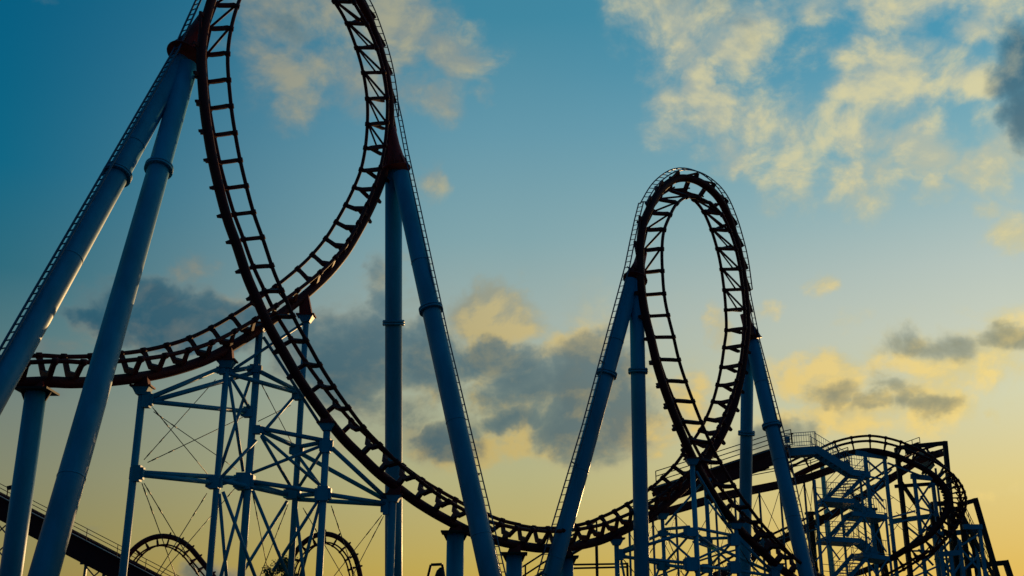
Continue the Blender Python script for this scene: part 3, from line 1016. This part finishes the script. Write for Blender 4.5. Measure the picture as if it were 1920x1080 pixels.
# rows go over the top from left to right with the spine outside: reverse the right-hand sense
make_track('far_loop_track', 'small far red loop top between the first two posts of the lattice tower', [(a, b, c, d, e, f) for a, b, c, d, e, f in reversed(far1)],
           gauge=1.1, h=.8, rs=.24, rr=.075, sub=4, loop=(0, 7), group='small far loops near the horizon')
far2 = [(556, 1128, 104, 9, 4, 1), (553, 1102, 104, 9, 4, 1), (555, 1078, 104, 9, 4, 1), (563, 1053, 104, 9, 3, 1), (576, 1034, 104, 8, 2, 1), (592, 1022, 104, 7, 1, 1), (609, 1018, 104, 6, 1, 1),
        (625, 1022, 104, 6, 2, 1), (639, 1033, 104, 6, 3, 1), (650, 1049, 104, 6, 4, 1), (656, 1067, 104, 6, 4, 1), (660, 1087, 104, 6, 4, 1), (661, 1110, 104, 6, 4, 1)]
make_track('far_loop_track', 'small far red loop top behind the right-hand posts of the lattice tower', [(a, b, c, d, e, f) for a, b, c, d, e, f in reversed(far2)],
           gauge=1.1, h=.8, rs=.24, rr=.075, sub=4, loop=(0, 6), group='small far loops near the horizon')

# ------------------------------------------------------------------ tree crown at the bottom edge
tp = P(530, 1078, 60)
tree = thing('broadleaf_tree', 'dark crown of a small leafy tree at the bottom edge below the lattice tower', 'tree', Vector((tp.x, tp.y, 0)))
m = MB()
base = Vector((tp.x, tp.y, 0))
m.tube([base, base + Vector((.05, 0, tp.z * .5)), Vector((tp.x, tp.y, tp.z - .5))], [.16, .12, .06], 10)
for k in range(9):
    a = k * 2.4
    z0 = tp.z * (.45 + .05 * k)
    m.tube([Vector((tp.x, tp.y, min(z0, tp.z - .6))), Vector((tp.x + math.cos(a) * .6, tp.y + math.sin(a) * .6, min(z0 + .9, tp.z)))], [.05, .02], 6)
m.build('trunk', BARK, tree)
m = MB()
for k in range(3200):
    cl = random.Random(k % 46)
    ca, cz, cr = cl.uniform(0, 6.28), cl.uniform(-2.6, .35), cl.uniform(0.05, 1)
    wid = .78 * math.sqrt(max(.06, 1 - ((cz + 1.1) / 1.55) ** 2)) * 1.15
    c = tp + Vector((0, 0, .45)) + Vector((math.cos(ca) * cr * wid * 1.15, math.sin(ca) * cr * wid * 1.15, cz))
    p = c + Vector((random.gauss(0, .13), random.gauss(0, .13), random.gauss(0, .12)))
    u = Vector((random.gauss(0, 1), random.gauss(0, 1), random.gauss(0, 1))).normalized()
    w = u.orthogonal().normalized()
    s1, s2 = random.uniform(.05, .09), random.uniform(.025, .045)
    b = len(m.v)
    m.v += [p - u * s1, p + w * s2, p + u * s1, p - w * s2]
    m.f.append((b, b + 1, b + 2, b + 3))
    m.s.append(False)
m.build('crown', LEAF, tree)

# small black bent lamp bracket by the dip column
q0, q1, q2, q3 = P(800, 1092, 62), P(808, 1059, 62), P(829, 1058, 62), P(832, 1075, 62)
lb = thing('gate_frame', 'black bent steel bracket beside the taller dip column at the bottom edge', 'frame', Vector((q0.x, q0.y, 0)))
m = MB()
for a, b in ((Vector((q0.x, q0.y, 0)), q0), (q0, q1), (q1, q2), (q2, q3)):
    m.beam(a, b, .14, .14, Vector((0, 1, 0)))
m.build('bracket', DARK, lb)
m = MB()
c = P(826, 1074, 62)
m.tube([c + Vector((0, 0, .28)), c + Vector((0, 0, .1)), c + Vector((-.02, 0, -.3)), c + Vector((-.03, 0, -.4))], [.05, .22, .34, .3], 10)
m.build('bell_housing', DARK, lb)

# ------------------------------------------------------------------ right-hand ride area
# lift hill with two storeys behind the smaller loop
h2, h2p = inclined_hill('lift_hill', 'dark lift hill behind the smaller loop climbing to the stair platform', 'lift hill',
                        [(1228, 916), (1330, 883), (1442, 846), (1480, 836)], 72, 1.35, 1.7, .95, slots=True, Y1=76.4)
low = [P(x, y, yy) for x, y, yy in ((1180, 985, 70.5), (1250, 958, 72), (1356, 928, 74), (1457, 908, 76), (1520, 893, 77.4), (1590, 868, 79))]
m = MB()
for a, b in zip(low, low[1:]):
    m.beam(a, b, .3, .42)
    m.beam(a + Vector((0, 1.4, 0)), b + Vector((0, 1.4, 0)), .3, .42)
    k = int((b - a).length / 1.0)
    for i in range(k):
        c = a.lerp(b, i / k)
        m.beam(c, c + Vector((0, 1.4, 0)), .12, .12)
m.build('lower_girder', RED, h2)
railing([p + Vector((0, -.3, .2)) for p in low], .85, h2, mat=DARK, rails=(1.0, .8), r=.03, pitch=3.2)
px_posts = [(1180, 990), (1224, 972), (1267, 956), (1341, 934), (1377, 926), (1423, 916), (1462, 908), (1507, 897), (1524, 893)]
tops = []
for i, (x, y) in enumerate(px_posts):
    yy = 70.5 + 8.5 * (x - 1180) / 410
    t = P(x, y, yy)
    tops.append(t)
    MB().tube([Vector((t.x, t.y, 0)), t], .075, 8).build('post', GREY, h2)
for a, b in zip(tops, tops[1:]):
    for z0, z1 in ((0, 3.4), (3.4, 6.8)):
        m = MB()
        m.tube([a - Vector((0, 0, z0 + .3)), b - Vector((0, 0, z1 + .3))], .022, 5)
        m.tube([b - Vector((0, 0, z0 + .3)), a - Vector((0, 0, z1 + .3))], .022, 5)
        m.build('tie_rod', CABLE, h2)
    MB().tube([a - Vector((0, 0, 3.6)), b - Vector((0, 0, 3.6))], .06, 8).build('beam', GREY, h2)

# access ramp rails at the bottom, behind the leaning leg
r0 = thing('access_ramp', 'thin dark ramp with twin handrails climbing behind the column at the dip', 'ramp', Vector((P(985, 1080, 66).x, 66, 0)))
rp = [P(930, 1120, 66), P(985, 1086, 66), P(1060, 1037, 66.5), P(1118, 1003, 67)]
m = MB()
for a, b in zip(rp, rp[1:]):
    m.beam(a + Vector((0, 0, -.25)), b + Vector((0, 0, -.25)), .9, .14)
m.build('deck', DARK, r0)
railing([p + Vector((0, -.45, -.2)) for p in rp], .95, r0, mat=DARK, rails=(1.0, .45), r=.05, pitch=2.0)
m = MB()
for p in rp:
    m.tube([Vector((p.x, p.y, 0)), p - Vector((0, 0, .3))], .09, 8)
m.build('leg', DARK, r0)
pr = thing('pipe_rail', 'pair of level thin dark pipes between the dip column and the lattice tower', 'pipes', Vector((P(1078, 1058, 64).x, 64, 0)))
for y0, y1 in ((1059, 1057), (1066, 1063)):
    MB().tube([P(1060, y0, 64), P(1178, y1, 64)], .055, 8).build('pipe', DARK, pr)
for x in (1064, 1176):
    t = P(x, 1055, 64)
    MB().tube([Vector((t.x, t.y, 0)), t], .07, 8).build('post', DARK, pr)

# helix track on the right
helix = [(1480, 872, 80, 3, -8, 1), (1508, 858, 80, 3, -8, 1), (1536, 846, 79.6, 3, -8, 1), (1566, 833, 79.2, 2, -8, 1), (1597, 825, 78.8, 2, -8, 1), (1631, 822, 78.4, 2, -9, 1), (1661, 826, 78, 2, -10, 1),
         (1690, 834, 77.8, 3, -11, 1), (1719, 846, 77.6, 5, -11, 1), (1748, 860, 77.5, 7, -10, 1), (1773, 878, 77.4, 8, -8, 2), (1792, 899, 77.4, 9, -6, 2), (1803, 922, 77.4, 9, -3, 2),
         (1806, 945, 77.4, 9, 0, 2), (1801, 968, 77.4, 8, 3, 2), (1789, 991, 77.4, 7, 5, 2), (1771, 1013, 77.5, 5, 7, 1), (1750, 1033, 77.7, 3, 9, 1), (1720, 1048, 78, 2, 9, 1),
         (1694, 1064, 78.4, 2, 9, 1), (1664, 1080, 78.8, 2, 9, 1), (1630, 1094, 79.3, 2, 9, 1), (1596, 1104, 79.8, 2, 9, 1)]
hx, frH, FH = make_track('helix_track', 'dark red track curling over and down in a wide bend at the far right', helix, gauge=1.1, h=.92, rs=.21, rr=.085, sub=5, tie_w=.055, dip=[(0, .6), (8, .6), (10, .35), (20, .35), (23, .5)],
                         loop=(8, 19), brace=(9.5, 17))
ret = [(1300, 1092, 74, 4, -8, 2), (1370, 1052, 75.5, 4, -8, 2), (1440, 1012, 77, 4, -8, 2), (1505, 982, 78.5, 4, -8, 2), (1570, 946, 80, 4, -8, 2), (1632, 908, 81.2, 4, -8, 2), (1690, 872, 82, 5, -8, 2),
       (1722, 852, 82.6, 5, -8, 2), (1765, 838, 83, 5, -8, 1)]
make_track('return_track', 'dark straight track climbing behind the stair tower to the black portal frame', ret, gauge=1.0, h=.5, rs=.24, rr=.08, sub=4)

# stair tower
YS = 76.0
sx = P(1600, 1000, YS)
st = thing('stair_tower', 'blue zigzag stair tower with railings and landings right of the smaller loop', 'stairs', Vector((sx.x, sx.y + 1, 0)))


def fascia(a, b, h, d, name='landing', bal=True, rail=True):
    """landing from photo points a to b at depth YS+off, fascia h metres"""
    m = MB()
    m.box((a + b) / 2 + Vector((0, d / 2, -h / 2)), (b - a) / 2, Vector((0, d / 2, 0)), Vector((0, 0, h / 2)))
    o = m.build(name, BLUE2, st)
    if rail:
        railing([a + Vector((0, .04, 0)), b + Vector((0, .04, 0))], 1.0, o, mat=BLUE2, rails=(1.0, .1), r=.022, pitch=1.2, bal=.16)
        railing([a + Vector((0, d - .04, 0)), b + Vector((0, d - .04, 0))], 1.0, o, mat=BLUE2, rails=(1.0, .55), r=.022, pitch=1.2)
    return o


def flight(a, b, w, depth=.34, wv=Vector((0, 1, 0))):
    m = MB()
    wv = wv.normalized()
    for off in (0, w):
        m.beam(a + wv * off + Vector((0, 0, -.1)), b + wv * off + Vector((0, 0, -.1)), .06, depth)
    n = max(3, int(abs(a.z - b.z) / .19))
    for k in range(n):
        c = a.lerp(b, (k + .5) / n)
        d_ = Vector((wv.y, -wv.x, 0))
        m.box(c + wv * w / 2, d_ * .13, wv * (w / 2 + .02), Vector((0, 0, .022)))
    o = m.build('stair_flight', BLUE2, st)
    for off in (0.0, w):
        railing([a + wv * off, b + wv * off], 1.0, o, mat=BLUE2, rails=(1.0, .55), r=.022, pitch=1.3, bal=.17 if w > 1.15 else None)
    return o


W_ = 1.1
fascia(P(1473, 840, YS), P(1531, 836, YS), .55, 1.2, 'platform')
flight(P(1529, 838, YS), P(1598, 881, YS), 1.2, .5)
fascia(P(1595, 879, YS), P(1632, 884, YS), .42, 1.3)
WV = Vector((.88, -.45, 0))
flight(P(1592, 888, YS + .5), P(1552, 930, YS + .9), W_, .26, WV)
fascia(P(1546, 931, YS), P(1602, 935, YS), .32, 2.6)
flight(P(1596, 938, YS + 1.5), P(1640, 962, YS + 1.5), W_, .42)
fascia(P(1598, 958, YS), P(1664, 965, YS), .30, 2.6)
flight(P(1594, 960, YS + .5), P(1554, 1004, YS + .9), W_, .26, WV)
fascia(P(1549, 1005, YS), P(1612, 1009, YS), .32, 2.6)
flight(P(1610, 1010, YS + 1.5), P(1645, 1037, YS + 1.5), W_, .42)
fascia(P(1618, 1035, YS), P(1668, 1043, YS), .30, 2.6)
flight(P(1600, 1036, YS + .5), P(1562, 1079, YS + .9), W_, .26, WV)
fascia(P(1558, 1080, YS), P(1620, 1086, YS), .32, 2.6)
for x, y, off in ((1527, 900, 0), (1576, 936, 2.7), (1612, 888, 1.35), (1660, 962, 2.7)):
    t = P(x, y, YS + off)
    MB().beam(Vector((t.x, t.y, 0)), t, .14, .14, Vector((0, 1, 0))).build('post', BLUE2, st)
m = None
for a, b in (((1528, 920), (1560, 965)), ((1560, 915), (1528, 962)), ((1612, 895), (1660, 955)), ((1620, 970), (1662, 1035)), ((1660, 972), (1622, 1036)), ((1528, 985), (1575, 1050)),
             ((1575, 990), (1530, 1052)), ((1625, 1050), (1665, 1110)), ((1664, 1048), (1628, 1104)), ((1530, 944), (1550, 938)), ((1530, 1018), (1552, 1010))):
    MB().beam(P(*a, YS - .05), P(*b, YS - .05), .09, .09).build('brace', BLUE2, st)
cb = P(1476, 824, YS - .12)
cbx = thing('control_box', 'small blue box on the railing of the top stair platform', 'box', cb)
m = MB()
m.box(cb, Vector((.17, 0, 0)), Vector((0, .08, 0)), Vector((0, 0, .2)))
m.build('cabinet', BLUE2, cbx)
m = MB()
m.tube([cb + Vector((.34, 0, -.3)), cb + Vector((.34, 0, .42))], .03, 6)
m.box(cb + Vector((.36, 0, .4)), Vector((.07, 0, 0)), Vector((0, .05, 0)), Vector((0, 0, .05)))
m.build('beacon_pole', DARK, cbx)

# black portal frames


def portal(label, pts, Y, w, extra=(), group='black steel portal frames round the bend', depth=None):
    p = [P(x, y, Y) for x, y in pts]
    a, b = p[0], p[-1]
    root = thing('portal_frame', label, 'frame', Vector((a.x, a.y, 0)), group)
    up = Vector((0, 1, 0))

    def foot(top, nxt, other):
        return Vector((top.x, top.y, 0))
    MB().beam(foot(a, None, None), a, w, w, up).build('post', DARK, root)
    for u, v in zip(p, p[1:-1] if len(p) > 2 else p[1:]):
        MB().beam(u, v, w, w * .96, up).build('crossbeam', DARK, root)
    if len(p) > 2:
        u, v = p[-2], p[-1]
        end = to_ground(u, v)
        MB().beam(u + (u - v).normalized() * w * .5, end, w, w, up).build('post', DARK, root)
    for (e, f) in extra:
        MB().beam(P(*e, Y), P(*f, Y), w * .8, w * .8, up).build('crossbeam', DARK, root)
    return root


gf = portal('largest black portal frame standing over the top of the bend', [(1681, 840), (1772, 831), (1779, 905)], 79.5, .29, extra=(((1678, 912), (1766, 906)), ((1690, 905), (1722, 952))))
m = MB()
ga, gb = P(1694, 856, 79.2), P(1722, 846, 79.2)
m.beam(ga, gb, .9, .06)
m.beam(ga + Vector((0, -.45, .3)), gb + Vector((0, -.45, .3)), .05, .6)
m.build('catwalk', DARK, gf)
railing([ga + Vector((0, -.5, 0)), gb + Vector((0, -.5, 0))], .9, gf, mat=DARK, rails=(1, .6, .3), r=.025, pitch=.5)
portal('slim black portal frame beside the right flank of the bend', [(1800, 946), (1829, 938), (1870, 1080)], 79, .30)
portal('low black portal frame at the bottom right corner', [(1812, 1062), (1886, 1055), (1896, 1086)], 82, .34)
portal('low black frame inside the lower right of the bend', [(1746, 945), (1778, 944), (1782, 985)], 81, .32)
MBx = MB().beam(to_ground(P(1634, 955, 80.5), P(1660, 1078, 80.5)), P(1634, 955, 80.5), .42, .42, Vector((0, 1, 0)))
lpst = P(1634, 955, 80.5)
lean = thing('leaning_post', 'black leaning post between stair tower and the large portal frame', 'post', Vector((lpst.x, lpst.y, 0)), None)
MBx.build('shaft', DARK, lean)
MB().box(lpst, Vector((.35, 0, 0)), Vector((0, .3, 0)), Vector((0, 0, .08))).build('head_plate', DARK, lean)
lq = P(1519, 962, 80)
lean2 = thing('leaning_post', 'black upright post left of the stair tower under the straight track', 'post', Vector((lq.x, lq.y, 0)), None)
MB().beam(Vector((lq.x, lq.y, 0)), lq, .36, .36, Vector((0, 1, 0))).build('shaft', DARK, lean2)
MB().box(lq, Vector((.32, 0, 0)), Vector((0, .3, 0)), Vector((0, 0, .08))).build('head_plate', DARK, lean2)


# blue-grey steel bents under the helix


def bent(label, caps, posts, braces, Y, group='blue steel bents under the bend'):
    a = P(*posts[0], Y)
    root = thing('steel_bent', label, 'support', Vector((a.x, a.y, 0)), group)
    up = Vector((0, 1, 0))
    for (e, f) in caps:
        MB().beam(P(*e, Y), P(*f, Y), .34, .28, up).build('cap_beam', BLUE2, root)
    for x, y in posts:
        t = P(x, y, Y)
        MB().beam(Vector((t.x, t.y, 0)), t, .22, .22, up).build('post', BLUE2, root)
    for (e, f) in braces:
        MB().beam(P(*e, Y + .06), P(*f, Y + .06), .12, .12).build('brace', BLUE2, root)
    return root


bent('blue steel bent under the crown of the bend beside the stairs', [((1604, 849), (1663, 857))], [(1622, 854), (1658, 858)],
     [((1624, 862), (1656, 890)), ((1656, 866), (1626, 888)), ((1622, 892), (1662, 900)), ((1664, 868), (1726, 892)), ((1626, 905), (1656, 940)), ((1656, 905), (1628, 938)), ((1636, 915), (1672, 880))], 78.9)
bent('blue steel bent with crossed braces inside the bend', [((1708, 893), (1750, 897))], [(1714, 895), (1748, 897)],
     [((1716, 905), (1746, 950)), ((1746, 905), (1718, 948)), ((1718, 960), (1752, 1010)), ((1750, 958), (1720, 1012)), ((1722, 1000), (1760, 980)), ((1720, 1018), (1768, 1000)), ((1716, 950), (1758, 962)),
      ((1726, 930), (1770, 990)), ((1664, 972), (1716, 958)), ((1666, 984), (1718, 970)), ((1742, 915), (1776, 880)), ((1722, 1030), (1750, 1060)), ((1750, 1030), (1724, 1062))], 79.2)
bent('blue steel bent with a short cap beam at the right flank of the bend', [((1806, 988), (1841, 988))], [(1836, 990), (1798, 1012)],
     [((1838, 1000), (1800, 1024)), ((1802, 1030), (1838, 1070)), ((1836, 1040), (1806, 1070)), ((1796, 1022), (1766, 1075)), ((1836, 1078), (1806, 1112))], 78.4)
bent('blue steel bent below the bottom of the bend', [((1758, 1040), (1800, 1036))], [(1764, 1040), (1782, 1038)],
     [((1766, 1050), (1810, 1110)), ((1806, 1048), (1768, 1108)), ((1690, 1092), (1762, 1060))], 78.2)

bent('tall slender blue bent behind the straight track left of the stairs', [((1388, 1042), (1448, 1008))], [(1392, 1040), (1440, 1012)],
     [((1394, 1046), (1440, 1090)), ((1438, 1018), (1394, 1080))], 77.2)
bent('blue bent with three posts behind the lower right of the bend', [((1748, 1002), (1832, 996))], [(1752, 1003), (1790, 1000), (1826, 998)],
     [((1754, 1008), (1788, 1048)), ((1788, 1006), (1754, 1046)), ((1792, 1006), (1824, 1044)), ((1824, 1004), (1792, 1042)), ((1754, 1052), (1788, 1092)), ((1788, 1052), (1754, 1090)), ((1792, 1048), (1824, 1090)),
      ((1824, 1048), (1792, 1088)), ((1752, 1049), (1826, 1046))], 80.6)
bent('blue bent with a long level beam inside the bend between the large portal posts', [((1668, 978), (1760, 966))], [(1694, 976), (1756, 968)],
     [((1696, 984), (1754, 1030)), ((1754, 976), (1696, 1030)), ((1696, 1036), (1754, 1086)), ((1754, 1036), (1696, 1084)), ((1694, 1033), (1756, 1033))], 81.4)

# rods between the posts on the right
for lbl, rods in (('thin crossed rods between the stair tower and the large portal frame', [((1664, 925), (1716, 962)), ((1664, 940), (1676, 932)), ((1664, 1010), (1716, 940)), ((1680, 960), (1740, 1010)), ((1664, 968), (1716, 1015))]),):
    rt = thing('rod_bracing', lbl, 'bracing', P(1690, 960, 79.3))
    for e, f in rods:
        MB().tube([P(*e, 79.3), P(*f, 79.3)], .022, 5).build('tie_rod', CABLE, rt)

# inclined evacuation stair at the far right
ev = [P(1806, 950, 80), P(1824, 985, 80.2), P(1846, 1030, 80.5), P(1878, 1092, 81)]
es = thing('evacuation_stair', 'steep dark stair with handrail at the far right behind the slim portal frame', 'stairs', Vector((ev[-1].x, ev[-1].y, 0)))
m = MB()
for off in (0, .9):
    for a, b in zip(ev, ev[1:]):
        m.beam(a + Vector((-.35, off, 0)), b + Vector((-.35, off, 0)), .1, .28)
m.build('stringer', DARK, es)
m = MB()
for a, b in zip(ev, ev[1:]):
    k = int((b - a).length / .26)
    for i in range(k):
        c = a.lerp(b, i / k)
        m.box(c + Vector((-.35, .45, 0)), Vector((.14, 0, 0)), Vector((0, .45, 0)), Vector((0, 0, .02)))
m.build('tread', GREY, es)
railing([p + Vector((-.2, 0, 0)) for p in ev], .9, es, mat=DARK, rails=(1, .55), r=.025, pitch=.9, bal=.3)
gb = MB()
gb.tube([Vector((ev[-1].x, ev[-1].y, 0)), ev[-1]], .1, 8)
gb.tube([Vector((ev[1].x, ev[1].y + .5, 0)), ev[1] + Vector((0, .5, 0))], .1, 8)
gb.build('leg', DARK, es)

# pale far tower and the pale curved canopy
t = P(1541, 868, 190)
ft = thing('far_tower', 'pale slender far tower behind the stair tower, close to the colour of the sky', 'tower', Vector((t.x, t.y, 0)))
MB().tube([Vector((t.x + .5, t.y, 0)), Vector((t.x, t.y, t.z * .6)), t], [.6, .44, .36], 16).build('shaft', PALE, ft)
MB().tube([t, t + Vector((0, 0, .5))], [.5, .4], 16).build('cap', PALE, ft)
cpts = [(1722, 838), (1732, 844), (1741, 852), (1748, 862), (1752, 874)]
cp = thing('curved_canopy', 'pale curved fabric panel behind the black portal frame at the top of the bend', 'canopy', P(1735, 880, 84))
m = MB()
for i in range(len(cpts)):
    a = P(*cpts[i], 84)
    b = P(1716 + i * 5, 856 + i * 9, 84)
    m.v += [a, b, b + Vector((0, .08, 0)), a + Vector((0, .08, 0))]
for i in range(len(cpts) - 1):
    k = i * 4
    for q in range(4):
        m.f.append((k + q, k + (q + 1) % 4, k + 4 + (q + 1) % 4, k + 4 + q))
        m.s.append(False)
m.f += [(0, 3, 2, 1), tuple(len(m.v) - 4 + q for q in range(4))]
m.s += [False, False]
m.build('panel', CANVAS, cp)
a, b = P(1720, 836, 84), P(1754, 878, 84)
MB().tube([P(*c, 83.95) for c in cpts], .06, 8).build('edge_tube', GREY, cp)
MB().tube([Vector((b.x, b.y, 0)), b], .09, 8).build('mast', GREY, cp)
